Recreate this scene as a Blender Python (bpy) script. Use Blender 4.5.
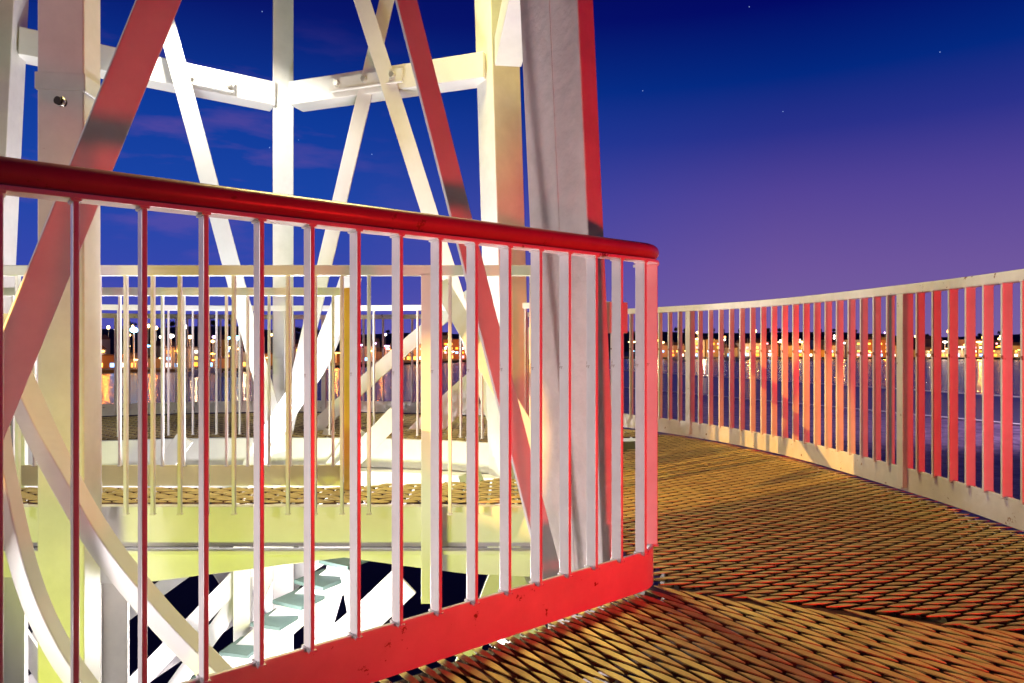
import bpy, bmesh, math, random
from mathutils import Vector, Matrix
R = math.radians
random.seed(7)
for o in list(bpy.data.objects): bpy.data.objects.remove(o)
scene = bpy.context.scene
COL = scene.collection
CAMZ = 0.8
F = 683.0

# ------------------------------------------------------------------ camera
cd = bpy.data.cameras.new('camera'); cam = bpy.data.objects.new('camera', cd); COL.objects.link(cam)
cam.location = (0, 0, CAMZ); cam.rotation_euler = (R(90), 0, 0)
cd.sensor_width = 36; cd.lens = F/1024*36; cd.clip_start = 0.02; cd.clip_end = 20000
scene.camera = cam
scene.render.resolution_x = 1024; scene.render.resolution_y = 683

# ------------------------------------------------------------------ world: blue hour sky
w = bpy.data.worlds.new('World'); scene.world = w; w.use_nodes = True
nt = w.node_tree; N = nt.nodes; L = nt.links; N.clear()
out = N.new('ShaderNodeOutputWorld'); bg = N.new('ShaderNodeBackground')
sky = N.new('ShaderNodeTexSky'); sky.sky_type = 'NISHITA'; sky.sun_disc = False
sky.sun_elevation = R(-4.0); sky.sun_rotation = R(60)
tc = N.new('ShaderNodeTexCoord'); sep = N.new('ShaderNodeSeparateXYZ'); L.new(tc.outputs['Generated'], sep.inputs[0])
def math_(op, a, b=None, clamp=False):
    n = N.new('ShaderNodeMath'); n.operation = op; n.use_clamp = clamp
    for i, v in enumerate((a, b)):
        if v is None: continue
        if isinstance(v, (int, float)): n.inputs[i].default_value = v
        else: L.new(v, n.inputs[i])
    return n.outputs[0]
def ramp(fac, stops, nodes=None, links=None):
    n = (nodes or N).new('ShaderNodeValToRGB')
    (links or L).new(fac, n.inputs[0]); e = n.color_ramp.elements
    while len(e) < len(stops): e.new(0.5)
    for k, (p, c) in enumerate(stops):
        e[k].position = p; e[k].color = (c[0], c[1], c[2], 1)
    return n.outputs[0]
z = math_('MAXIMUM', sep.outputs[2], 0.0)
right = ramp(z, [(0.0, (.19, .125, .36)), (.10, (.15, .088, .34)), (.20, (.085, .055, .31)), (.275, (.022, .030, .26)),
                 (.34, (.0, .020, .215)), (.42, (.0, .002, .13)), (.52, (.0, .0, .075)), (1, (0, 0, .035))])
left = ramp(z, [(0.0, (.10, .09, .44)), (.08, (.040, .065, .42)), (.2, (.010, .058, .38)), (.3, (.004, .042, .32)),
                (.42, (.002, .008, .15)), (.52, (.0, .002, .085)), (1, (0, 0, .035))])
az = math_('MULTIPLY_ADD', sep.outputs[0], 1.6); az.node.inputs[2].default_value = 0.42; az.node.use_clamp = True
mx = N.new('ShaderNodeMix'); mx.data_type = 'RGBA'; L.new(az, mx.inputs[0]); L.new(left, mx.inputs[6]); L.new(right, mx.inputs[7])
# faint pink wisps
mp = N.new('ShaderNodeMapping'); mp.inputs['Scale'].default_value = (3.0, 3.0, 13.0); L.new(tc.outputs['Generated'], mp.inputs[0])
nz = N.new('ShaderNodeTexNoise'); nz.inputs['Scale'].default_value = 2.1; nz.inputs['Detail'].default_value = 7; nz.inputs['Roughness'].default_value = .55
L.new(mp.outputs[0], nz.inputs['Vector'])
cl = ramp(nz.outputs[0], [(.50, (0, 0, 0)), (.66, (1, 1, 1))])
a4 = math_('MULTIPLY_ADD', sep.outputs[0], 4.0); a4.node.inputs[2].default_value = 1.4; a4.node.use_clamp = True
lo = math_('SUBTRACT', 1.0, a4, True)
band = ramp(z, [(.04, (0, 0, 0)), (.2, (1, 1, 1)), (.34, (.6, .6, .6)), (.44, (0, 0, 0))])
cm = math_('MULTIPLY', math_('MULTIPLY', cl, lo), math_('MULTIPLY', band, .24))
mx2 = N.new('ShaderNodeMix'); mx2.data_type = 'RGBA'; L.new(cm, mx2.inputs[0]); L.new(mx.outputs[2], mx2.inputs[6]); mx2.inputs[7].default_value = (.32, .12, .36, 1)
# stars
vo = N.new('ShaderNodeTexVoronoi'); vo.inputs['Scale'].default_value = 42; L.new(tc.outputs['Generated'], vo.inputs['Vector'])
st = math_('LESS_THAN', vo.outputs['Distance'], .028)
pick = N.new('ShaderNodeSeparateColor'); L.new(vo.outputs['Color'], pick.inputs[0])
st = math_('MULTIPLY', math_('MULTIPLY', st, math_('GREATER_THAN', pick.outputs[0], .25)), math_('GREATER_THAN', z, .25))
ad = N.new('ShaderNodeMix'); ad.data_type = 'RGBA'; ad.blend_type = 'ADD'; ad.inputs[0].default_value = 1
stc = N.new('ShaderNodeMix'); stc.data_type = 'RGBA'; L.new(st, stc.inputs[0]); stc.inputs[6].default_value = (0, 0, 0, 1); stc.inputs[7].default_value = (.25, .35, .55, 1)
L.new(mx2.outputs[2], ad.inputs[6]); L.new(stc.outputs[2], ad.inputs[7])
ad2 = N.new('ShaderNodeMix'); ad2.data_type = 'RGBA'; ad2.blend_type = 'ADD'; ad2.inputs[0].default_value = .02
L.new(ad.outputs[2], ad2.inputs[6]); L.new(sky.outputs[0], ad2.inputs[7])
# the half of the sky away from the afterglow is already night
nf = ramp(math_('MULTIPLY_ADD', sep.outputs[1], .5), [(.34, (.10, .10, .10)), (.60, (1, 1, 1))]); nf.node.inputs[0].links[0].from_node.inputs[2].default_value = .5
ng = N.new('ShaderNodeMix'); ng.data_type = 'RGBA'; ng.blend_type = 'MULTIPLY'; ng.inputs[0].default_value = 1
L.new(ad2.outputs[2], ng.inputs[6]); L.new(nf, ng.inputs[7])
L.new(ng.outputs[2], bg.inputs[0]); bg.inputs[1].default_value = 1.0; L.new(bg.outputs[0], out.inputs[0])

scene.view_settings.view_transform = 'Standard'; scene.view_settings.look = 'None'
scene.view_settings.exposure = 0.0; scene.view_settings.gamma = 1.0; scene.view_settings.use_curve_mapping = False

# ------------------------------------------------------------------ lamps of the place, and added lights
def lamp(name, kind, loc, target, energy, color, size=.1, cone=120, blend=.6):
    d = bpy.data.lights.new(name, kind); o = bpy.data.objects.new(name, d); COL.objects.link(o)
    o.location = loc; d.energy = energy; d.color = color
    if kind in ('POINT', 'SPOT'): d.shadow_soft_size = size
    if kind == 'SPOT': d.spot_size = R(cone); d.spot_blend = blend
    if target: o.rotation_euler = (Vector(target)-Vector(loc)).to_track_quat('-Z', 'Y').to_euler()
    return o
RED = (1.0, .018, .012)
lamp('red_floor_lamp', 'SPOT', (1.78, .15, .12), (0.35, 2.6, .75), 265, (1, .012, .012), .09, 92, 1.0)
lamp('red_side_fill', 'SPOT', (5.3, -3.5, .12), (1.6, 4.9, .9), 1500, (1, .012, .02), .06, 23, .5)  # added red spot off the gallery, reddens the outer bars
lamp('well_lamp', 'SPOT', (-1.9, 1.5, -.12), (.6, 2.6, .3), 90, (1, .88, .86), .12, 82, .5)
lamp('under_deck_floodlight', 'POINT', (-1.9, 4.9, -2.7), None, 520, (1, .88, .90), .15)
lamp('lower_floodlight', 'SPOT', (-1.5, 1.3, -2.3), (-1.3, 3.6, -.7), 350, (.93, 1, .12), .2, 74, .5)
lamp('tower_lamp', 'SPOT', (-.6, 4.6, 4.9), (1.4, 3.2, .3), 820, (1, .84, .30), .6, 110, .5)
lamp('core_fill', 'POINT', (-1.5, 4.55, -.95), None, 95, (1, .95, .92), .12)  # added light, brightens the far edge beam and stair
lamp('tower_floodlight', 'SPOT', (-1.5, 4.35, -.4), (-1.5, 4.6, 4), 280, (.90, .93, 1), .15, 120, .5)
lamp('kick_stripe_light', 'SPOT', (-4.6, -.5, 1.15), (1.9, 4.75, .1), 3000, (1, .50, .09), .012, 11, .4)  # added narrow spot, throws bar stripes and yellow on the outer kickplate
lamp('red_far_fill', 'SPOT', (7.2, .9, .6), (1.62, 5.3, .65), 700, (1, .012, .02), .06, 17, .6)  # added red spot for the more distant outer bars
lamp('deck_fill', 'SPOT', (-2.4, 5.0, 3.4), (-2.2, 6.6, 0), 170, (1, .95, .78), .1, 110, .6)  # light added over the dim far deck
lamp('gallery_fill', 'SPOT', (-4.8, .55, 1.5), (-.3, 3.1, 1.7), 230, (1, .86, .84), .3, 78, .5)  # neutral fill added for the front of the left column
lamp('quay_fill', 'SPOT', (112, 72, 14), (80, 150, -14), 300000, (1, .72, 1), 1.0, 105, .6)  # fill light added out of view to brighten quay and kerbs

# ------------------------------------------------------------------ materials
def mat(name, base, rough=.5, metal=0.0, emit=None, estr=0, bump=0, bscale=30, var=0, vscale=4, spec=.5, var_col=None, bdist=.004, rust=0, rscale=9):
    m = bpy.data.materials.new(name); m.use_nodes = True
    nt = m.node_tree; b = nt.nodes['Principled BSDF']; n = nt.nodes; l = nt.links
    b.inputs['Base Color'].default_value = (*base, 1); b.inputs['Roughness'].default_value = rough
    b.inputs['Metallic'].default_value = metal; b.inputs['Specular IOR Level'].default_value = spec
    if emit: b.inputs['Emission Color'].default_value = (*emit, 1); b.inputs['Emission Strength'].default_value = estr
    t = n.new('ShaderNodeTexCoord')
    if bump:
        x = n.new('ShaderNodeTexNoise'); x.inputs['Scale'].default_value = bscale; x.inputs['Detail'].default_value = 5
        l.new(t.outputs['Object'], x.inputs['Vector'])
        bp = n.new('ShaderNodeBump'); bp.inputs['Strength'].default_value = bump; bp.inputs['Distance'].default_value = bdist
        l.new(x.outputs[0], bp.inputs['Height']); l.new(bp.outputs[0], b.inputs['Normal'])
    if var:
        x = n.new('ShaderNodeTexNoise'); x.inputs['Scale'].default_value = vscale; x.inputs['Detail'].default_value = 8; x.inputs['Roughness'].default_value = .65
        l.new(t.outputs['Object'], x.inputs['Vector'])
        r = n.new('ShaderNodeValToRGB'); r.color_ramp.elements[0].position = .35; r.color_ramp.elements[1].position = .68
        c2 = var_col or tuple(c*(1-var) for c in base)
        r.color_ramp.elements[0].color = (*c2, 1); r.color_ramp.elements[1].color = (*base, 1)
        l.new(x.outputs[0], r.inputs[0]); l.new(r.outputs[0], b.inputs['Base Color'])
        if rust:
            q = n.new('ShaderNodeTexNoise'); q.inputs['Scale'].default_value = rscale; q.inputs['Detail'].default_value = 12; q.inputs['Roughness'].default_value = .72
            l.new(t.outputs['Object'], q.inputs['Vector'])
            k = n.new('ShaderNodeValToRGB'); k.color_ramp.elements[0].position = rust; k.color_ramp.elements[1].position = rust+.025
            l.new(q.outputs[0], k.inputs[0]); mm = n.new('ShaderNodeMix'); mm.data_type = 'RGBA'; l.new(k.outputs[0], mm.inputs[0])
            l.new(r.outputs[0], mm.inputs[6]); mm.inputs[7].default_value = (.22, .10, .05, 1); l.new(mm.outputs[2], b.inputs['Base Color'])
    return m
M = dict(
    white=mat('white_paint', (.80, .80, .79), .38, bump=.10, bscale=22, var=.10, vscale=3, rust=.70),
    column=mat('column_paint', (.78, .77, .75), .45, bump=.32, bscale=14, var=.14, vscale=5, rust=.69),
    rough=mat('rough_column_paint', (.76, .68, .66), .5, bump=.9, bscale=22, var=.2, vscale=7, bdist=.006),
    rail=mat('rail_paint', (.80, .77, .78), .27, bump=.10, bscale=50, var=.16, vscale=6, rust=.62, rscale=14),
    handrail=mat('handrail_paint', (.44, .13, .15), .33, bump=.25, bscale=35, var=.25, vscale=7, rust=.61, rscale=12),
    grate=mat('grating_metal', (.76, .60, .24), .50, .2, bump=.3, bscale=70, var=.5, vscale=9, var_col=(.52, .38, .13), bdist=.002),
    web=mat('grating_web', (.15, .075, .035), .5, .35, var=.5, vscale=8, bump=.2, bscale=70),
    joist=mat('joist_steel', (.16, .13, .10), .6, var=.3),
    tread=mat('tread_steel', (.12, .19, .18), .6, .1, bump=.3, bscale=80, var=.2),
    cream=mat('yellow_lit_paint', (.80, .74, .40), .42, bump=.1, var=.12),  # yellow of the floodlight put into the back kickplate colour
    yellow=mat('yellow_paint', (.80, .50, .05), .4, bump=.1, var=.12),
    bolt=mat('bolt_steel', (.62, .60, .55), .35, .6),
    dark=mat('dark_hole', (.03, .02, .02), .8),
    water=mat('harbour_water', (.004, .004, .012), .2, spec=.4, bump=.0),
    apron=mat('quay_gravel', (.36, .26, .38), .45, bump=1.0, bscale=1.2, bdist=.15, var=.7, vscale=.5, var_col=(.09, .06, .11)),
    yard=mat('yard_shade', (.05, .035, .06), .8, var=.3, vscale=.3),  # shade under the tower put into a darker ground colour
    road=mat('quay_asphalt', (.10, .09, .13), .35, var=.3, vscale=.08),
    kerb=mat('kerb_concrete', (.8, .78, .76), .6, emit=None),
    land=mat('shore_ground', (.05, .045, .045), .8, var=.4, vscale=.05),
    hill=mat('hill_scrub', (.045, .04, .05), .95, var=.5, vscale=.04),
    leaf=mat('tree_leaves', (.05, .07, .035), .8, var=.4, vscale=.3),
    roof=mat('roof_tile', (.16, .08, .06), .8),
    hull=mat('boat_hull', (.75, .75, .78), .3),
    mast=mat('mast_alloy', (.75, .73, .70), .4, .2),
)
def emis(name, c, s): return mat(name, (.02, .02, .02), .5, emit=c, estr=s)
E = dict(
    amber=emis('lamp_amber', (1, .42, .06), 14), gold=emis('lamp_gold', (1, .62, .20), 12), white=emis('lamp_white', (1, .88, .72), 14),
    blue=emis('lamp_blue', (.12, .45, 1), 16), cyan=emis('lamp_cyan', (.25, .75, 1), 14), red=emis('lamp_red', (1, .06, .03), 10),
    magenta=emis('lamp_violet', (.8, .45, 1), 9),
    win=emis('window_amber', (1, .25, .02), 5), win2=emis('window_gold', (1, .42, .06), 5), win3=emis('window_white', (1, .82, .66), 5),
    win4=emis('window_blue', (.2, .5, 1), 5), win5=emis('window_pink', (1, .30, .35), 4),
)
WALLS = [mat('wall_%s' % n, c, .8, var=.15, vscale=.2) for n, c in
         (('cream', (.55, .46, .33)), ('ochre', (.50, .32, .14)), ('stone', (.42, .38, .34)), ('white', (.65, .62, .6)), ('brick', (.36, .18, .11)))]
# water waves
nt_ = M['water'].node_tree; b_ = nt_.nodes['Principled BSDF']
t_ = nt_.nodes.new('ShaderNodeTexCoord'); mpn = nt_.nodes.new('ShaderNodeMapping'); mpn.inputs['Scale'].default_value = (.35, .9, 1)
x_ = nt_.nodes.new('ShaderNodeTexNoise'); x_.inputs['Scale'].default_value = .5; x_.inputs['Detail'].default_value = 6
bp_ = nt_.nodes.new('ShaderNodeBump'); bp_.inputs['Strength'].default_value = 1.0; bp_.inputs['Distance'].default_value = 1.1
nt_.links.new(t_.outputs['Object'], mpn.inputs[0]); nt_.links.new(mpn.outputs[0], x_.inputs['Vector']); nt_.links.new(x_.outputs[0], bp_.inputs['Height']); nt_.links.new(bp_.outputs[0], b_.inputs['Normal'])

# ------------------------------------------------------------------ helpers
def W(px, py, Y): return Vector(((px-512)/F*Y, Y, CAMZ-(py-341.5)/F*Y))
def tag(o, label=None, cat=None, group=None, kind=None):
    if label: o['label'] = label
    if cat: o['category'] = cat
    if group: o['group'] = group
    if kind: o['kind'] = kind
    return o
def thing(name, label, cat, loc=(0, 0, 0), group=None, rz=0):
    o = bpy.data.objects.new(name, None); COL.objects.link(o); o.location = loc; o.rotation_euler = (0, 0, rz)
    o.empty_display_size = .1
    return tag(o, label, cat, group)
class MB:
    def __init__(s): s.v = []; s.f = []; s.smooth = []
    def add(s, vs, fs, sm=False):
        n = len(s.v); s.v += [tuple(v) for v in vs]; s.f += [tuple(n+i for i in f) for f in fs]; s.smooth += [sm]*len(fs)
    def box(s, c, d, rz=0):
        m = Matrix.Rotation(rz, 3, 'Z'); c = Vector(c)
        vs = [c+m @ Vector((x*d[0]/2, y*d[1]/2, zz*d[2]/2)) for zz in (-1, 1) for y in (-1, 1) for x in (-1, 1)]
        s.add(vs, [(0, 2, 3, 1), (4, 5, 7, 6), (0, 1, 5, 4), (2, 6, 7, 3), (0, 4, 6, 2), (1, 3, 7, 5)]); return s
    def beam(s, p, q, wd, ht, hint=(0, 0, 1)):
        """bar from p to q; ht across along hint, wd across the other way"""
        p = Vector(p); q = Vector(q); t = (q-p).normalized(); h = Vector(hint); h = (h-t*h.dot(t)).normalized(); a = t.cross(h)
        vs = [e+a*(wd/2*i)+h*(ht/2*j) for e in (p, q) for i, j in ((-1, -1), (1, -1), (1, 1), (-1, 1))]
        s.add(vs, [(0, 1, 2, 3), (7, 6, 5, 4), (0, 4, 5, 1), (1, 5, 6, 2), (2, 6, 7, 3), (3, 7, 4, 0)]); return s
    def cyl(s, p, q, r0, r1=None, n=12):
        p = Vector(p); q = Vector(q); t = (q-p).normalized(); r1 = r0 if r1 is None else r1
        h = Vector((0, 0, 1)) if abs(t.z) < .9 else Vector((1, 0, 0)); a = t.cross(h).normalized(); b = t.cross(a)
        vs = []
        for e, r in ((p, r0), (q, r1)):
            vs += [e+(a*math.cos(k*2*math.pi/n)+b*math.sin(k*2*math.pi/n))*r for k in range(n)]
        s.add(vs, [(k, (k+1) % n, n+(k+1) % n, n+k) for k in range(n)], True)
        s.add([v for v in vs[:n]], [tuple(range(n))[::-1]]); s.add([v for v in vs[n:]], [tuple(range(n))]); return s
    def sweep(s, pts, prof, sm=False, up=(0, 0, 1)):
        """prof: list of (side, up) offsets, closed"""
        pts = [Vector(p) for p in pts]; n = len(prof); vs = []; u0 = Vector(up)
        for i, p in enumerate(pts):
            t = (pts[min(i+1, len(pts)-1)]-pts[max(i-1, 0)]).normalized()
            sd = t.cross(u0).normalized(); u = sd.cross(t).normalized()
            vs += [p+sd*a+u*b for a, b in prof]
        fs = [(i*n+k, i*n+(k+1) % n, (i+1)*n+(k+1) % n, (i+1)*n+k) for i in range(len(pts)-1) for k in range(n)]
        s.add(vs, fs, sm); s.add(vs[:n], [tuple(range(n))[::-1]]); s.add(vs[-n:], [tuple(range(n))]); return s
    def prism(s, poly, z0, z1):
        n = len(poly); vs = [(x, y, z0) for x, y in poly]+[(x, y, z1) for x, y in poly]
        s.add(vs, [tuple(range(n))[::-1], tuple(range(n, 2*n))]+[(k, (k+1) % n, n+(k+1) % n, n+k) for k in range(n)]); return s
    def build(s, name, m, parent=None, bevel=0, loc=None, rz=0):
        me = bpy.data.meshes.new(name); me.from_pydata(s.v, [], s.f); me.materials.append(m)
        bm = bmesh.new(); bm.from_mesh(me)
        bmesh.ops.remove_doubles(bm, verts=bm.verts, dist=1e-5) if bevel else None
        bmesh.ops.recalc_face_normals(bm, faces=bm.faces); bm.to_mesh(me); bm.free()
        if any(s.smooth) and len(me.polygons) == len(s.smooth):
            me.polygons.foreach_set('use_smooth', s.smooth)
        o = bpy.data.objects.new(name, me); COL.objects.link(o)
        if parent: o.parent = parent
        if loc: o.location = loc
        o.rotation_euler = (0, 0, rz)
        if bevel:
            b = o.modifiers.new('bevel', 'BEVEL'); b.width = bevel; b.segments = 2; b.limit_method = 'ANGLE'
        return o
def circ(r, n=16): return [(r*math.cos(k*2*math.pi/n), r*math.sin(k*2*math.pi/n)) for k in range(n)]
def rect(wd, ht, dz=0): return [(-wd/2, -ht/2+dz), (wd/2, -ht/2+dz), (wd/2, ht/2+dz), (-wd/2, ht/2+dz)]
def catmull(P, k=10):
    P = [Vector(p) for p in P]; Q = [P[0]*2-P[1]]+P+[P[-1]*2-P[-2]]; r = []
    for i in range(1, len(Q)-2):
        a, b, c, d = Q[i-1:i+3]
        for j in range(k):
            t = j/k; r.append(.5*((2*b)+(c-a)*t+(2*a-5*b+4*c-d)*t*t+(3*b-a-3*c+d)*t**3))
    return r+[P[-1]]
def resample(P, step, start=0.0):
    out_ = []; d = start; acc = 0.0
    for i in range(len(P)-1):
        a, b = Vector(P[i]), Vector(P[i+1]); l = (b-a).length
        while d <= acc+l:
            out_.append((a.lerp(b, (d-acc)/l), (b-a).normalized())); d += step
        acc += l
    return out_
def plen(P): return sum((Vector(P[i+1])-Vector(P[i])).length for i in range(len(P)-1))
def inside(x, y, poly):
    c = False; j = len(poly)-1
    for i in range(len(poly)):
        xi, yi = poly[i][0], poly[i][1]; xj, yj = poly[j][0], poly[j][1]
        if (yi > y) != (yj > y) and x < (xj-xi)*(y-yi)/(yj-yi)+xi: c = not c
        j = i
    return c

# ------------------------------------------------------------------ the plan of the gallery
RD = Vector((.786, .618, 0)).normalized(); RN = Vector((.618, -.786, 0)).normalized()   # near railing: along, outward
P0 = Vector((-.87, 1.16, 0))
def near(t, off=0): return P0+RD*t+RN*off
outer_pts = [(1.3, -1.6, 0), (1.85, -.2, 0), (2.09, 1.3, 0), (2.13, 2.83, 0), (2.08, 3.64, 0), (1.88, 4.79, 0), (1.45, 5.72, 0), (.75, 6.6, 0), (-.2, 7.25, 0),
             (-1.4, 7.62, 0), (-2.8, 7.68, 0), (-4.2, 7.3, 0), (-5.4, 6.4, 0), (-6.2, 5.0, 0)]
OUT = catmull(outer_pts, 12)
inner_far = catmull([(.2, 5.3, 0), (-.6, 5.62, 0), (-1.6, 5.76, 0), (-2.8, 5.7, 0), (-4.0, 5.3, 0), (-5.2, 4.3, 0)], 8)

# expanded metal: leaf shaped tilted strand faces joined by narrow zigzag strands below
def expanded(name, poly, ang, lwd, row, lw, tilt, seg=8, leaf_len=.94):
    ca, sa = math.cos(ang), math.sin(ang); leaf = MB(); web = MB()
    loc = [(x*ca+y*sa, -x*sa+y*ca) for x, y in [(p[0], p[1]) for p in poly]]
    u0, u1 = min(p[0] for p in loc), max(p[0] for p in loc); v0, v1 = min(p[1] for p in loc), max(p[1] for p in loc)
    st_, ct = math.sin(tilt), math.cos(tilt); k = 0; v = v0
    rnd = random.Random(5)
    while v < v1+row:
        off = 0 if k % 2 == 0 else .5
        n = int((u1-u0)/lwd)+2
        for i in range(-1, n):
            uc = u0+(i+off)*lwd
            x, y = uc*ca-v*sa, uc*sa+v*ca
            if not inside(x, y, poly): continue
            top = []; dz = rnd.uniform(-.0012, .0012); tl_ = tilt+rnd.uniform(-.05, .05); s1, c1 = math.sin(tl_), math.cos(tl_)
            for a, wf in ((-.5, 0), (-.34, .52), (-.15, .93), (0, 1), (.15, .93), (.34, .52), (.5, 0)):
                for sd in ((-1, 1) if wf else (0,)):
                    vv = sd*wf*lw/2; arch = .002*(1-(2*a)**2)
                    top.append((a*lwd*leaf_len, vv*c1, vv*s1+arch+dz))
            # order: tip, (l,r)*5, tip
            P = [(x+a*ca-b*sa, y+a*sa+b*ca, c-.003) for a, b, c in top]
            Q = [(a, b, c-.003) for a, b, c in P]
            m_ = len(P); f = [(0, 1, 2)]
            for q in range(1, 9, 2): f.append((q, q+2, q+3, q+1))
            f.append((9, 11, 10))
            ring = [0, 1, 3, 5, 7, 9, 11, 10, 8, 6, 4, 2]
            f2 = [tuple(m_+i_ for i_ in reversed(t)) for t in f]
            sidef = [(ring[q], ring[(q+1) % 12], m_+ring[(q+1) % 12], m_+ring[q]) for q in range(12)]
            leaf.add(P+Q, f+f2+sidef)
            # two legs of the web towards the next row
            for sg in (-1, 1):
                a0, b0, a1, b1 = sg*lwd*.06, row*.12, sg*lwd*.44, row*.92
                p_ = Vector((x+a0*ca-b0*sa, y+a0*sa+b0*ca, -.011)); q_ = Vector((x+a1*ca-b1*sa, y+a1*sa+b1*ca, -.016))
                web.beam(p_, q_, row*.42, .004, (sa*.55, -ca*.55, .8))
        v += row; k += 1
    o = leaf.build(name, M['grate']); tag(o, kind='structure')
    o2 = web.build(name+'_web', M['web']); tag(o2, kind='structure'); return o

cornerA = near(1.66)
seamA = (.44, 2.24); seamB = (2.14, 1.60)
nearpoly = [tuple(near(-1.6, -.035)[:2]), tuple(near(1.60, -.035)[:2]), (.47, 2.215), seamB, (2.05, .6), (1.8, -.3), (-1.2, -.3)]
expanded('walkway_deck', nearpoly, R(-49), .165, .0270, .0150, R(18))
farpoly = [(.49, 2.235), (2.15, 1.625)]+[(p.x, p.y) for p in OUT if p.y > 1.7 and p.x > 1.25]+[(1.0, 5.2), (.55, 4.6), (.15, 4.12), (.05, 3.45), (.35, 2.9), (.5, 2.35)]
expanded('walkway_deck', farpoly, R(9), .122, .0285, .0182, R(0))
# far side of the gallery
fp = [(p.x, p.y) for p in OUT if p.x < 1.3 and p.y > 4]+[(p.x, p.y) for p in reversed(inner_far)][0:]
expanded('walkway_deck', fp, R(0), .14, .055, .036, R(0))
midpoly = [(-3.2, 3.43), (.08, 3.43), (.15, 4.12), (-.05, 3.98), (-.5, 3.86), (-1.0, 3.78), (-3.2, 3.76)]
expanded('walkway_deck', midpoly, R(0), .14, .05, .034, R(6))
# seam strip plate where the sheets meet + steel under the decks
sj = MB(); sj.beam((seamA[0], seamA[1], -.014), (seamB[0], seamB[1], -.022), .06, .008)
o = sj.build('deck_joint_strip', M['web']); tag(o, kind='structure')
jb = MB()
for k in range(7):
    a = near(-1.5+k*.62, .02); b = near(-1.5+k*.62, 3.0); jb.beam(a+Vector((0, 0, -.1)), b+Vector((0, 0, -.1)), .05, .15)
for k in range(6):
    y = 2.5+k*.62; jb.beam((.55+k*.06, y, -.1), (2.1-max(0, k-2)*.16, y+.12, -.1), .05, .15)
o = jb.build('deck_joists', M['joist']); tag(o, kind='structure')

# plates added under the sheets to stop floodlight leaking up through them
pn = MB()
pn.prism([tuple(near(-1.6, .06)[:2]), tuple(near(1.55, .06)[:2]), (.56, 2.2), (2.1, 1.6), (2.0, .6), (1.75, -.3), (-1.2, -.3)], -.225, -.215)
pn.prism([(1.3, 3.46), (2.09, 3.46), (1.98, 4.29), (1.3, 4.29)], -.225, -.215)
pn.prism([(.62, 2.25), (2.12, 1.64), (2.14, 2.6), (2.12, 3.45), (.7, 3.45)], -.225, -.215)
pn.prism([(.7, 3.45), (1.3, 3.45), (1.3, 4.3), (.75, 4.3)], -.225, -.215)
pn.prism([(.4, 4.3), (1.95, 4.3), (1.85, 4.8), (1.45, 5.65), (.95, 5.3)], -.225, -.215)
tag(pn.build('deck_light_stop', M['web']), kind='structure')

# ------------------------------------------------------------------ railings
def bal_mesh(h, d, t):  # flat bar: d deep across the rail, t thick along it
    mb = MB(); mb.box((0, 0, h/2), (t, d, h))
    for zz in (.003, h-.003): mb.box((0, 0, zz), (t+.008, d+.006, .007))
    o = mb.build('baluster', M['rail'], bevel=.0022); return o
def place_bals(proto, spots, root, first):
    for (p, t) in spots:
        o = proto if first[0] else proto.copy()
        if not first[0]: COL.objects.link(o)
        first[0] = False; o.parent = root; o.location = p; o.rotation_euler = (0, 0, math.atan2(t.y, t.x))
# near railing
path = [near(t) for t in (-1.6, -1, -.4, .2, .8, 1.2, 1.63)]
c0 = near(1.63)-RN*.13; a0 = math.atan2(RN.y, RN.x)
for k in range(1, 11):
    a = a0+R(84)*k/10; path.append(c0+Vector((math.cos(a), math.sin(a), 0))*.13)
tl = (path[-1]-path[-2]).normalized(); path.append(path[-1]+tl*.012)
nr = thing('inner_railing', 'near white railing with round handrail and red lit kickplate curving at its end', 'railing')
MB().sweep([p+Vector((0, 0, 1.09)) for p in path], circ(.0245, 18), True).build('handrail', M['handrail'], nr)
MB().sweep([p+Vector((0, 0, 1.058)) for p in path], rect(.05, .010)).build('rail_plate', M['rail'], nr, .002)
MB().sweep([p+Vector((0, 0, .070)) for p in path], rect(.012, .125)).build('kickplate', M['rail'], nr, .003)
pb = bal_mesh(.930, .041, .010)
tot = plen(path)
sp = [(p+Vector((0, 0, .125)), t) for p, t in resample(path, .1085, 1.6+.108-.1085*15+.0) if True]
fst = [True]; place_bals(pb, sp, nr, fst)
# right / outer railing
orr = thing('outer_railing', 'long outer railing of flat bars sweeping round the gallery towards the harbour', 'railing')
rp = resample(OUT, .05)
topz = 1.075
OP = [p for p, t in rp]
MB().sweep([p+Vector((0, 0, topz)) for p in OP], rect(.05, .05)).build('top_rail', M['rail'], orr, .006)
MB().sweep([p+Vector((0, 0, .072)) for p in OP], rect(.012, .125)).build('kickplate', M['rail'], orr, .003)
# arc length at the near post (2.08,3.64)
acc = 0; s_post = 0; best = 9
for i in range(len(OP)-1):
    d = (OP[i]-Vector((2.085, 3.64, 0))).length
    if d < best: best = d; s_post = acc
    acc += (OP[i+1]-OP[i]).length
stp = .1137
b2 = bal_mesh(.93, .046, .012); post = MB().box((0, 0, .54), (.05, .062, 1.02)).build('post', M['rail'], bevel=.003)
allsp = resample(OP, stp, s_post-stp*26)
fb, fpst = [True], [True]; npan = 19
for i, (p, t) in enumerate(allsp):
    k = i-26
    if k < -16: continue
    if k % npan == 0:
        place_bals(post, [(p, t)], orr, fpst); continue
    if k > 76: continue
    place_bals(b2, [(p+Vector((0, 0, .125)), t)], orr, fb)

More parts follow.
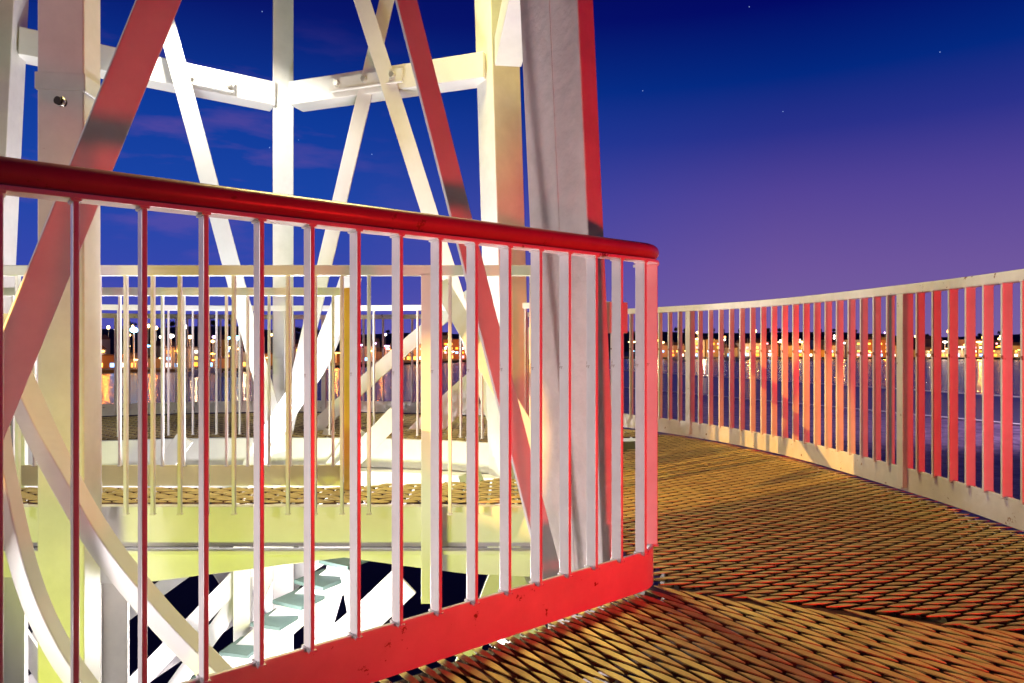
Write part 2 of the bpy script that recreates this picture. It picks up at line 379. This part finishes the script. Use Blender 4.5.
# middle railing on the landing fascia
mr = thing('landing_railing', 'pale railing fixed to the landing edge straight across the open well', 'railing')
mp_ = [Vector((-3.3, 3.33, 0)), Vector((-1.5, 3.33, 0)), Vector((.12, 3.33, 0))]
MB().sweep([p+Vector((0, 0, 1.145)) for p in mp_], rect(.05, .05)).build('top_rail', M['white'], mr, .004)
pb3 = bal_mesh(1.19, .022, .016)
place_bals(pb3, [(Vector(((126+27*k-512)/F*3.33, 3.33, -.045)), Vector((1, 0, 0))) for k in range(-5, 16) if k not in (11,)], mr, [True])
for px in (430,):
    MB().box(((px-512)/F*3.32, 3.32, .33), (.084, .03, 1.60)).build('post', M['white'], mr, .003)
# second railing behind the landing
m2 = thing('back_railing', 'low railing with kickplate behind the landing ending at a yellow post', 'railing')
MB().beam((-3.4, 3.78, 1.075), (-.84, 3.78, 1.075), .045, .045).build('top_rail', M['white'], m2, .004)
MB().beam((-3.4, 3.80, .055), (-.86, 3.80, .055), .012, .115).build('kickplate', M['cream'], m2, .002)  # floodlit yellow painted into this kickplate
pb4 = bal_mesh(.95, .02, .012)
place_bals(pb4, [(Vector((-3.35+.118*k, 3.78, .11)), Vector((1, 0, 0))) for k in range(22)], m2, [True])
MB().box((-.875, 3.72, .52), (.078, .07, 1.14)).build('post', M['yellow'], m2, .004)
# inner railing of the far gallery
m3 = thing('far_inner_railing', 'thin pale railing on the inner edge of the far side gallery', 'railing')
ip = [p for p, t in resample(inner_far, .08)]
MB().sweep([p+Vector((0, 0, 1.08)) for p in ip], rect(.04, .045)).build('top_rail', M['white'], m3, .004)
pb5 = bal_mesh(1.05, .03, .012)
place_bals(pb5, [(p+Vector((0, 0, .02)), t) for p, t in resample(inner_far, .19, .1)], m3, [True])

# ------------------------------------------------------------------ landing and deck edges
ld = thing('landing_beam', 'broad pale yellow edge beam of the landing across the well', 'beam')
MB().beam((-3.4, 3.40, -.115), (.16, 3.40, -.115), .05, .20).build('fascia', M['white'], ld, .004)
MB().beam((-3.4, 3.37, -.235), (.16, 3.37, -.235), .055, .022).build('flange', M['white'], ld, .003)
wv = [(-60, 562), (0, 575), (130, 583), (345, 556), (402, 564), (465, 572), (548, 576)]
wb = MB(); wt_ = [W(px, py, 3.40) for px, py in wv]; wn_ = len(wt_)
vs = [Vector((p.x, yy, zz)) for yy in (3.375, 3.425) for p in wt_ for zz in (p.z, -.247)]
fs = []
for yy in (0, 1):
    for q in range(wn_-1): fs.append(tuple(yy*2*wn_+w_ for w_ in (2*q, 2*q+2, 2*q+3, 2*q+1)))
for q in range(wn_-1):
    for e in (0, 1): fs.append((2*q+e, 2*q+2+e, 2*wn_+2*q+2+e, 2*wn_+2*q+e))
fs += [(0, 1, 2*wn_+1, 2*wn_), (2*wn_-2, 2*wn_-1, 4*wn_-1, 4*wn_-2)]
wb.add(vs, fs); wb.build('lower_web', M['white'], ld, .003)
fb_ = thing('gallery_edge_beam', 'curved white edge beam under the inner side of the far gallery', 'beam')
MB().sweep([p+Vector((0, 0, -.13)) for p in ip], rect(.05, .24)).build('web', M['white'], fb_, .004)
MB().sweep([p+Vector((0, 0, -.27)) for p in ip], rect(.30, .022)).build('flange', M['white'], fb_, .003)
MB().sweep([p+Vector((0, 0, -.36)) for p in ip], rect(.05, .14)).build('lower_web', M['white'], fb_, .003)
ob = thing('gallery_rim_beam', 'steel rim beam below the outer railing kickplate', 'beam')
MB().sweep([p+Vector((0, 0, -.13)) for p in OP], rect(.05, .22)).build('web', M['white'], ob, .004)
MB().sweep([p+Vector((0, 0, -.10)) for p in path], rect(.04, .16)).build('rim', M['joist'], nr, .004)

# ------------------------------------------------------------------ tower columns
def column(label, a, b, wx, wy, rz, m='column', ext=6.0, down=6.0):
    """a: top reference point, b: lower reference point (both on the axis); extended both ways"""
    a = Vector(a); b = Vector(b); t = (a-b).normalized()
    hint = Vector((math.cos(rz), math.sin(rz), 0))
    r = thing('tower_column', label, 'column', b)
    o = MB().beam(b-t*down-b, a+t*ext-b, wy, wx, hint).build('shaft', M[m], r, .006)
    return r, t, hint
# C4 near right: deep plate section, its face turned to the left, red lit edge to the right
A, B = W(555, 0, 2.62), W(580, 560, 2.62)
n1 = Vector((-.79, -.61, 0)); n2 = Vector((.61, -.79, 0))
r4, t4, _ = column('big leaning column behind the near handrail, rough brown face and red edge', A, B, .33, .082, math.atan2(n2.y, n2.x), 'rough', ext=3, down=5)
wl = MB(); a_ = A-B+t4*3+n1*.042+n2*.01; b_ = -t4*5+n1*.042+n2*.01; wl.beam(b_, a_, .007, .0015, n1); wl.build('weld_seam', M['rough'], r4, .0015)
MB().box((.135, .02, .93), (.10, .05, .12), R(38)).build('bracket', M['column'], r4, .004)
# C1 near left
r1, _, _ = column('left square column with a bolted collar, standing behind the handrail', W(70, 0, 3.0), W(70, 560, 3.0), .185, .16, R(8), 'column', 3, 5)
MB().beam((0, 0, W(68, 97, 3.0).z-W(68, 560, 3.0).z-.0), (0, 0, W(68, 80, 3.0).z-W(68, 560, 3.0).z), .175, .20, (math.cos(R(8)), math.sin(R(8)), 0)).build('collar', M['column'], r1, .004)
h_ = W(62, 103, 2.86)-W(68, 560, 3.0)
MB().cyl(h_, h_+Vector((-.2, -.9, 0)).normalized()*.035, .017, .017, 14).build('bolt', M['dark'], r1)
MB().cyl(h_+Vector((-.002, -.012, 0)), h_+Vector((-.2, -.9, 0)).normalized()*.022, .024, .024, 6).build('bolt', M['bolt'], r1)
# C0 far left
column('wide column cut by the left edge of the view', W(-6, 0, 4.95), W(-22, 330, 4.95), .36, .2, R(10), 'column', 3, 5)
# C2 back
column('straight far column in the middle of the tower back', W(283, 0, 6.0), W(283, 400, 6.0), .17, .20, R(20), 'column', 3, 5)
# C3
column('slightly leaning column left of the big brown one, orange on one side', W(496, 0, 5.4), W(505, 300, 5.4), .25, .26, R(31), 'column', 3, 5)
# lower columns that start under the landing
lc = thing('lower_column', 'short pale column standing under the landing beside the curved handrails', 'column', W(116, 600, 3.7))
MB().box((0, 0, -1.6), (.12, .10, 3.7), R(25)).build('shaft', M['column'], lc, .005)
lc = thing('lower_column', 'yellow lit column under the landing right behind the left square column', 'column', W(86, 600, 3.55))
MB().box((0, 0, -1.4), (.14, .12, 4.0), R(28)).build('shaft', M['column'], lc, .005)
lc = thing('lower_column', 'overexposed white post rising beside the stair treads below the landing', 'column', W(243, 600, 5.6))
MB().box((0, 0, -1.2), (.13, .12, 4.4), R(10)).build('shaft', M['column'], lc, .005)

# ------------------------------------------------------------------ ring beams high up
def hbeam(label, p, q, ht=.20, dp=.18, plate=None):
    p = Vector(p); q = Vector(q); r = thing('ring_beam', label, 'beam', (p+q)/2); c = (p+q)/2
    MB().beam(p-c, q-c, dp, ht).build('box_beam', M['white'], r, .005)
    d = (q-p).normalized(); nrm = Vector((d.y, -d.x, 0)).normalized()
    if nrm.y > 0: nrm = -nrm
    if plate:
        s0, s1, dz, nb = plate
        a = p.lerp(q, s0)-c+nrm*(dp/2+.035)+Vector((0, 0, dz)); b = p.lerp(q, s1)-c+nrm*(dp/2+.035)+Vector((0, 0, dz))
        pl_ = MB().beam(a, b, .014, .10).build('splice_plate', M['white'], r, .002)
        MB().beam(a+Vector((0, 0, -.055)), b+Vector((0, 0, -.055)), .03, .012).build('splice_ledge', M['white'], r, .002)
        for k in range(nb):
            e = a.lerp(b, (.12+.76*k/(nb-1)))
            MB().cyl(e+nrm*.006, e+nrm*.038, .028, .024, 6).build('bolt', M['bolt'], pl_)
    return r
hbeam('high beam from the left edge column to the middle far column', W(20, 45, 5.02), W(273, 97, 5.95), .20, .20, (.60, .81, -.02, 2))
hbeam('high beam from the middle far column rising right to the orange sided column', W(296, 97, 5.95), W(488, 69, 5.36), .20, .20, (.24, .62, .0, 3))
# the beam running from C3 towards the camera behind C4
gb = thing('ring_beam', 'pale green short beam end rising steeply behind the big brown column', 'beam', W(506, 70, 5.2))
p = W(508, 52, 5.12)-W(506, 70, 5.2); q = Vector((W(575, -216, 2.75)-W(506, 70, 5.2)))
MB().beam(p, q, .20, .22).build('box_beam', M['white'], gb, .005)

# ------------------------------------------------------------------ braces
def brace(label, a, b, wd, th, hint, m='white', ext=(0, 0), name='cross_brace', group=None):
    a = Vector(a); b = Vector(b); t = (b-a).normalized(); c = (a+b)/2
    o = MB().beam(a-t*ext[0]-c, b+t*ext[1]-c, wd, th, hint).build(name, M[m], None, .003, loc=c)
    return tag(o, label, 'brace', group)
brace('wide flat red lit diagonal brace crossing the left column', W(159, 0, 2.0), W(70, 220, 2.0), .105, .016, (.75, -.66, 0), 'column', (2, 2.6))
brace('long red flat brace slanting down to the foot of the big brown column', W(406, 0, 2.50), W(551, 575, 2.50), .088, .016, (.6, -.8, 0), 'column', (2, .02))
brace('thin flat brace bolted to the high left beam, leaning right', W(160, 0, 5.35), W(265, 390, 5.35), .13, .02, (.2, -1, 0), 'white', (2, .5))
brace('thin brace of the middle cross, leaning down to the left', W(387, 0, 5.62), W(300, 370, 5.62), .12, .02, (.0, -1, 0), 'white', (2, .5))
brace('thin brace of the middle cross, leaning down to the right', W(362, 0, 5.50), W(500, 435, 5.50), .13, .02, (.0, -1, 0), 'white', (2, .5))
brace('white brace coming down beside the red brace near the column foot', W(496, 380, 3.2), W(548, 470, 2.9), .09, .02, (.1, -1, 0), 'white', (.7, 0))

# ------------------------------------------------------------------ curved handrails of the spiral stair (left foreground)
def curved(label, pts, wd, ht, cat='handrail', name='stair_handrail', m='white'):
    P = catmull([W(*p) for p in pts], 12); c = P[len(P)//2].copy()
    o = MB().sweep([p-c for p in P], rect(wd, ht)).build(name, M[m], None, .004, loc=c)
    return tag(o, label, cat)
curved('broad curved pink and green band sweeping down across the left column', [(-8, 318, 2.5), (6, 352, 2.45), (46, 443, 2.4), (95, 532, 2.4), (147, 600, 2.4), (203, 660, 2.4), (290, 745, 2.4), (400, 840, 2.4)], .085, .06)
curved('lower curved green band parallel to it at the bottom left corner', [(-8, 405, 2.2), (4, 480, 2.2), (25, 570, 2.2), (50, 633, 2.2), (84, 686, 2.2), (150, 765, 2.2)], .06, .05)
# yellow curved rail seen through the bars
curved('curved yellow stair rail curling down right of the far middle column', [(352, 275, 5.0), (338, 315, 5.0), (318, 362, 5.0), (290, 405, 5.0), (262, 450, 5.0), (238, 500, 5.1)], .08, .14)
# upper flight: handrail and stringer
curved('white stair handrail descending left behind the landing railing', [(520, 268, 6.2), (465, 300, 6.2), (400, 352, 6.2), (320, 424, 6.2), (265, 478, 6.2)], .06, .13)
curved('white stair stringer descending left behind the landing', [(540, 335, 6.3), (468, 390, 6.3), (400, 456, 6.3), (335, 525, 6.3), (280, 590, 6.3)], .05, .24, 'stringer', 'stair_stringer')

# lower flight with treads
sf = thing('stair_flight', 'floodlit white stair flight with grey treads far down in the well', 'stairs', W(300, 610, 5.3))
o0 = W(300, 610, 5.3)
outer = [(2.0, 392, 567), (2.35, 352, 605), (2.7, 314, 637), (3.2, 255, 683), (3.9, 180, 740)]
innr = [(2.0, 340, 556), (2.3, 300, 586), (2.6, 262, 618), (3.1, 205, 668), (3.8, 130, 730)]
def pt(h, px, py): Y = h*.84*F/(py-341.5); return W(px, py, Y)
OO = catmull([pt(*a)-o0 for a in outer], 5); II = catmull([pt(*a)-o0 for a in innr], 5)
MB().sweep(OO, rect(.03, .24, -.14)).build('stringer', M['white'], sf, .004)
MB().sweep(II, rect(.03, .24, -.14)).build('stringer', M['white'], sf, .004)
for k in range(1, len(OO)-1, 3):
    a, b = II[k], OO[k]; t = (OO[k+1]-OO[k-1]); t.z = 0; t.normalize()
    zc = (a.z+b.z)/2; a = Vector((a.x, a.y, zc)); b = Vector((b.x, b.y, zc)); cc = (a+b)/2; dd = (b-a)
    cc = a+dd*.30; MB().box(cc+Vector((0, 0, .05)), (dd.length*.56, .30, .03), math.atan2(dd.y, dd.x)).build('tread', M['tread'], sf, .003)

# lower lattice
lat = [((-20, 575), (62, 700), 4.6, .12, 'steep white lattice brace at the far left bottom'),
       ((-20, 720), (60, 610), 4.8, .12, 'white lattice brace crossing it, rising right at the left bottom'),
       ((120, 700), (270, 545), 5.6, .15, 'white lattice brace rising right under the landing, nearest the curved band'),
       ((165, 700), (255, 575), 5.7, .13, 'white lattice brace in the middle of the fan left of the stair'),
       ((200, 560), (90, 640), 6.1, .13, 'white lattice brace low behind the yellow column'),
       ((215, 700), (262, 590), 5.9, .10, 'narrow white lattice brace right beside the white post'),
       ((125, 690), (340, 545), 6.6, .14, 'long white lattice brace passing behind the stair treads'),
       ((352, 600), (368, 690), 5.2, .10, 'short white lattice strut just right of the stair flight'),
       ((520, 520), (455, 690), 4.4, .13, 'white lattice brace leaning left below the landing at right'),
       ((120, 560), (215, 690), 6.3, .15, 'white lattice brace falling right behind the curved handrail'),
       ((215, 560), (300, 700), 6.7, .16, 'white lattice brace falling right far behind the white post'),
       ((262, 540), (258, 720), 6.9, .30, 'broad white upright far behind the stair treads'),
       ((345, 545), (300, 700), 6.6, .22, 'wide white lattice brace falling left behind the treads'),
       ((480, 500), (560, 690), 4.5, .15, 'white lattice brace leaning right below the landing at right')]
for (a, b, Y, wd, lb) in lat:
    brace(lb, W(*a, Y), W(*b, Y), wd, .03, (.1, -1, 0), 'white', (.2, 1.5), 'lattice_brace')
# side columns' base frame below: vertical white panel near stair
for px, Y, wd, lb in ((8, 4.4, .22, 'white upright plate at the bottom left edge'),):
    o = MB().box((0, 0, 0), (wd, .04, 3.4), R(8)).build('upright_plate', M['white'], None, .004, loc=W(px, 690, Y)); tag(o, lb, 'plate')

# ------------------------------------------------------------------ harbour: water, quay, far shore
GZ = -14.0
wt = MB(); wt.add([(-9000, -3000, GZ), (9000, -3000, GZ), (9000, 12000, GZ), (-9000, 12000, GZ)], [(0, 1, 2, 3)])
tag(wt.build('water', M['water']), kind='structure')
def ln(px, py, h=-GZ+CAMZ): Y = h*F/(py-341.5); return ((px-512)/F*Y, Y)
hq = -GZ+CAMZ-.6
la, lb_ = ln(500, 376, hq), ln(1300, 452, hq)      # inner kerb
ua, ub = ln(500, 362.5, hq), ln(1300, 416, hq)       # water side kerb
qp = MB().prism([(-6, 14), (-8, -40), (160, -40), lb_, la, (la[0]-4, la[1])], GZ-1, GZ+.6); tag(qp.build('quay', M['apron']), kind='structure')
yd = MB().prism([(-160, -60), (5.5, -60), (5.5, 15), (6.5, 60), (12, 150), (-70, 150), (-160, 130)], GZ-1, GZ+.75); tag(yd.build('yard', M['yard']), kind='structure')  # near ground sheet, coloured dark for the shade below the tower
rd = MB().prism([la, lb_, ub, ua], GZ-1, GZ+.58); tag(rd.build('quay_road', M['road']), kind='structure')
for (a, b, wd, nm) in ((la, lb_, 1.6, 'kerb'), (ua, ub, 1.5, 'kerb')):
    tag(MB().beam((*a, GZ+.70), (*b, GZ+.70), wd, .3).build(nm, M['kerb']), kind='structure')
shore = [(-900, 300), (-400, 318), (-215, 322), (-120, 345), (-75, 430), (-20, 520), (80, 585), (240, 590), (420, 560), (900, 540), (1600, 520), (1600, 2600), (-2200, 2600), (-2200, 300)]
tag(MB().prism(shore, GZ-1, GZ+1.2).build('shore', M['land']), kind='structure')
def shoreY(px):
    tbl = [(-300, 318), (60, 322), (250, 345), (350, 440), (480, 525), (600, 590), (800, 592), (1100, 572), (1400, 560)]
    for (a, ya), (b, yb) in zip(tbl, tbl[1:]):
        if px <= b: return ya+(yb-ya)*max(0, (px-a))/(b-a)
    return 560
# hill with uneven outline
hb = MB(); hv = []; nX = 160
rows = [(0, 0), (60, .6), (130, 1), (260, .85)]
for j, (dy, hh) in enumerate(rows):
    for i in range(nX+1):
        px = -500+i*(2100/nX); Y = shoreY(px)*1.45+60+dy
        top = 12.5+3*math.sin(px*.011)+2.2*math.sin(px*.031+1)+random.uniform(-.6, .6)
        hv.append(((px-512)/F*Y, Y, GZ+1.2+(top-GZ-1.2)*hh))
hf = [(j*(nX+1)+i, j*(nX+1)+i+1, (j+1)*(nX+1)+i+1, (j+1)*(nX+1)+i) for j in range(len(rows)-1) for i in range(nX)]
hb.add(hv, hf, True); tag(hb.build('hill', M['hill']), kind='structure')

def copy_tree(o, parent=None):
    c = o.copy(); COL.objects.link(c); c.parent = parent
    for ch in list(o.children): copy_tree(ch, c)
    return c
# trees on the skyline
def far_tree(seed):
    rnd = random.Random(seed); r = thing('tree', 'dark round tree on the far skyline', 'tree', group='trees on the far hill')
    MB().cyl((0, 0, 0), (0, 0, 5), .5, .3, 7).build('trunk', M['joist'], r)
    mb = MB()
    for k in range(240):
        a = rnd.uniform(0, 6.28); u = rnd.uniform(-1, 1); rr = (rnd.random()**.4)*4.2*(1+.3*math.sin(3*a+seed))
        s = math.sqrt(1-u*u); c = Vector((rr*s*math.cos(a), rr*s*math.sin(a), 7.5+rr*u*.8))
        q = Matrix.Rotation(rnd.uniform(0, 6.28), 3, Vector((rnd.random(), rnd.random(), rnd.random())).normalized())
        mb.add([c+q @ Vector(v) for v in ((-.8, -.5, 0), (.8, -.5, .1), (.6, .6, 0), (-.6, .5, .2))], [(0, 1, 2, 3)])
    mb.build('crown', M['leaf'], r); return r
tr = [far_tree(s) for s in (1, 2, 3)]
def hill_z(px): return 12.5+3*math.sin(px*.011)+2.2*math.sin(px*.031+1)
for k in range(56):
    px = 60+k*18.5+random.uniform(-7, 7)
    if 300 < px < 640 and k % 2: continue
    Y = shoreY(px)*1.45+60+115
    t = tr[k] if k < 3 else copy_tree(tr[k % 3])
    sc = random.uniform(.6, 1.15); t.location = ((px-512)/F*Y, Y, hill_z(px)-3.5*sc-random.uniform(0, 2)); t.scale = (sc, sc, sc*random.uniform(.8, 1.2)); t.rotation_euler.z = random.uniform(0, 6)

# waterfront buildings
WB = [(WALLS[0], 'cream'), (WALLS[1], 'ochre'), (WALLS[2], 'grey stone'), (WALLS[3], 'white'), (WALLS[4], 'brick')]
wins = ['win', 'win2', 'win', 'win3', 'win2', 'win5', 'win4']
def building(px, dY, wpx, h, gable, k):
    Y = shoreY(px)+dY; wm, wn = WB[k % 5]; wd = wpx/F*Y
    r = thing('building', 'lit %s waterfront building on the far shore' % wn, 'building', ((px-512)/F*Y, Y, GZ+1.2), 'buildings on the far shore %s' % wn)
    dp = 12
    MB().box((0, 0, h/2), (wd, dp, h)).build('wall', wm, r)
    if gable:
        m = MB(); m.add([(-wd/2-.4, -dp/2-.4, h), (wd/2+.4, -dp/2-.4, h), (wd/2+.4, dp/2+.4, h), (-wd/2-.4, dp/2+.4, h), (-wd/2-.4, 0, h+3), (wd/2+.4, 0, h+3)],
                        [(0, 1, 5, 4), (2, 3, 4, 5), (0, 4, 3), (1, 2, 5), (0, 3, 2, 1)]); m.build('roof', M['roof'], r)
    else: MB().box((0, 0, h+.3), (wd+.5, dp+.5, .6)).build('roof', M['roof'], r)
    fl = max(1, int(h/3.4)); nb = max(1, int(wd/4.2))
    for f in range(fl):
        for b in range(nb):
            if random.random() < .33: continue
            ww = 1.9 if f else 2.6
            MB().box((-wd/2+(b+.5)*wd/nb, -dp/2-.03, 1.7+f*3.3), (ww, .1, 1.5 if f else 2.0)).build('window', E[random.choice(wins)], r)
k = 0; px = 30
while px < 1080:
    wpx = random.uniform(11, 26)
    if not (px > 500 and px < 640):
        building(px+wpx/2, random.uniform(14, 26), wpx, random.choice([6, 8, 10, 12, 13, 15])*(1.0 if px > 400 else .8), random.random() < .5, k)
        if k % 3 == 0: building(px+wpx/2+6, random.uniform(60, 90), wpx*.9, random.uniform(13, 19)*(1 if px > 400 else .8), True, k+2)
    k += 1; px += wpx+random.uniform(0, 5)

# street lamps
def lamp_proto(e, r, h, nm):
    root = thing('street_lamp', '%s lamp on a tall post along the far waterfront' % nm, 'street lamp', group='%s lamps on the far waterfront' % nm)
    MB().cyl((0, 0, 0), (0, 0, h), .16, .10, 6).build('post', M['mast'], root)
    m = MB(); n = 8
    vs = []; fs = []
    for i in range(1, 5):
        th = math.pi*i/5
        for j in range(n): vs.append((r*math.sin(th)*math.cos(j*2*math.pi/n), r*math.sin(th)*math.sin(j*2*math.pi/n), h+r*.7*math.cos(th)))
    vs += [(0, 0, h+r*.7), (0, 0, h-r*.7)]
    for i in range(3):
        for j in range(n): fs.append((i*n+j, i*n+(j+1) % n, (i+1)*n+(j+1) % n, (i+1)*n+j))
    for j in range(n): fs.append((len(vs)-2, (j+1) % n, j)); fs.append((len(vs)-1, 3*n+j, 3*n+(j+1) % n))
    m.add(vs, fs, True); m.build('lantern', E[e], root)
    return root
protos = {n: [lamp_proto(n, r, h, nm), False] for n, r, h, nm in (('amber', .8, 9, 'amber'), ('gold', .8, 10, 'golden'), ('white', .75, 9, 'white'), ('blue', .75, 11, 'blue'), ('cyan', .7, 7, 'pale cyan'), ('red', .45, 6, 'red'), ('magenta', .6, 10, 'violet'))}
def place_lamp(n, px, py, dY, sc=1.0):
    p, used = protos[n]; t = p if not used else copy_tree(p); protos[n][1] = True
    Y = shoreY(px)+dY; h0 = {'amber': 9, 'gold': 10, 'white': 9, 'blue': 11, 'cyan': 7, 'red': 6, 'magenta': 10}[n]
    zt = W(px, py, Y).z; t.location = ((px-512)/F*Y, Y, GZ+1.2); hz = max(.25, (zt-GZ-1.2)/h0); t.scale = (1.0*sc, 1.0*sc, hz)
    t.children[0].scale = (1, 1, 1)
    for ch in t.children:
        if ch.name.startswith('lantern'): pass
for i in range(270):
    px = random.uniform(40, 1030)
    if 530 < px < 625: continue
    nn = random.choices(['amber', 'gold', 'white', 'blue', 'cyan', 'red', 'magenta'], [45, 30, 14, 3, 3, 3, 3])[0]
    lo_, hi_ = (352, 366) if px < 330 else (345, 357)
    place_lamp(nn, px, random.uniform(lo_-14, hi_-2) if random.random() < .35 else random.uniform(lo_-2, hi_), random.uniform(2, 40), random.uniform(.8, 1.6))
for i in range(60):
    px = random.uniform(40, 1030)
    if 540 < px < 620: continue
    place_lamp(random.choice(['gold', 'white', 'amber', 'gold']), px, random.uniform(333, 345)-(8 if px < 400 else 0), shoreY(px)*.35+35, random.uniform(.9, 1.5))
# the bright ones
for n, px, py, sc in (('cyan', 134, 330, 2.2), ('blue', 147, 346, 1.6), ('white', 171, 336, 1.7), ('amber', 178, 351, 1.6), ('gold', 190, 337, 1.3), ('cyan', 237, 338, 2.3), ('blue', 228, 338, 1.5),
                      ('magenta', 214, 337, 1.3), ('amber', 305, 349, 1.8), ('amber', 336, 353, 2.6), ('magenta', 361, 345, 2.0), ('gold', 371, 351, 2.4), ('magenta', 386, 346, 3.4), ('white', 410, 337, 2.0),
                      ('gold', 632, 342, 3.4), ('cyan', 632, 351, 2.2), ('gold', 698, 339, 2.4), ('gold', 782, 342, 3.8), ('gold', 802, 342, 3.2), ('white', 843, 343, 2.4), ('white', 864, 343, 2.2), ('white', 962, 347, 3.0), ('white', 945, 342, 2.0), ('gold', 979, 342, 2.2), ('blue', 771, 356, 3.0), ('cyan', 746, 358, 2.4)):
    place_lamp(n, px, py, 8, sc*1.3)
# light that the waterfront lamps throw on the buildings
for i in range(22):
    px = 60+i*46
    if 530 < px < 620: continue
    Y = shoreY(px)-6; c = random.choice([(1, .30, .03), (1, .40, .06), (1, .26, .03), (1, .6, .3)])
    lamp('waterfront_light', 'POINT', ((px-512)/F*Y, Y, GZ+9), None, 19000*(1 if px > 400 else .35), c, .6)
# boats
def boat():
    r = thing('sailing_boat', 'small moored sailing boat with a bare mast near the far shore', 'boat', group='moored sailing boats')
    m = MB(); L_ = 9; sec = [(-L_/2, .9, .0), (-L_/4, 1.35, 0), (L_/8, 1.3, 0), (L_/2, .05, .35)]; vs = []
    for x, ww, zz in sec: vs += [(x, -ww, 1.1+zz), (x, -ww*.7, -.2), (x, ww*.7, -.2), (x, ww, 1.1+zz)]
    fs = [(0, 1, 2, 3), (12, 15, 14, 13)]
    for i in range(3):
        for j in range(4): fs.append((4*i+j, 4*i+(j+1) % 4, 4*i+4+(j+1) % 4, 4*i+4+j))
    m.add(vs, fs); m.build('hull', M['hull'], r)
    MB().box((-.4, 0, 1.55), (3.6, 1.6, .8)).build('cabin', M['hull'], r, .1)
    MB().cyl((.8, 0, 1.1), (.8, 0, 12.5), .17, .10, 6).build('mast', M['mast'], r)
    MB().cyl((.8, 0, 2.6), (-3.2, 0, 2.6), .11, .09, 6).build('boom', M['mast'], r)
    return r
bt = boat()
for k in range(38):
    px = random.uniform(650, 790) if k < 20 else random.uniform(95, 430) if k < 32 else random.uniform(800, 1020)
    Y = shoreY(px)-random.uniform(8, 55); b = bt if k == 0 else copy_tree(bt)
    b.location = ((px-512)/F*Y, Y, GZ); b.rotation_euler.z = random.uniform(-1.2, 1.2)+(math.pi if random.random() < .5 else 0); s = random.uniform(.8, 1.25); b.scale = (s, s, s*random.uniform(.9, 1.3))
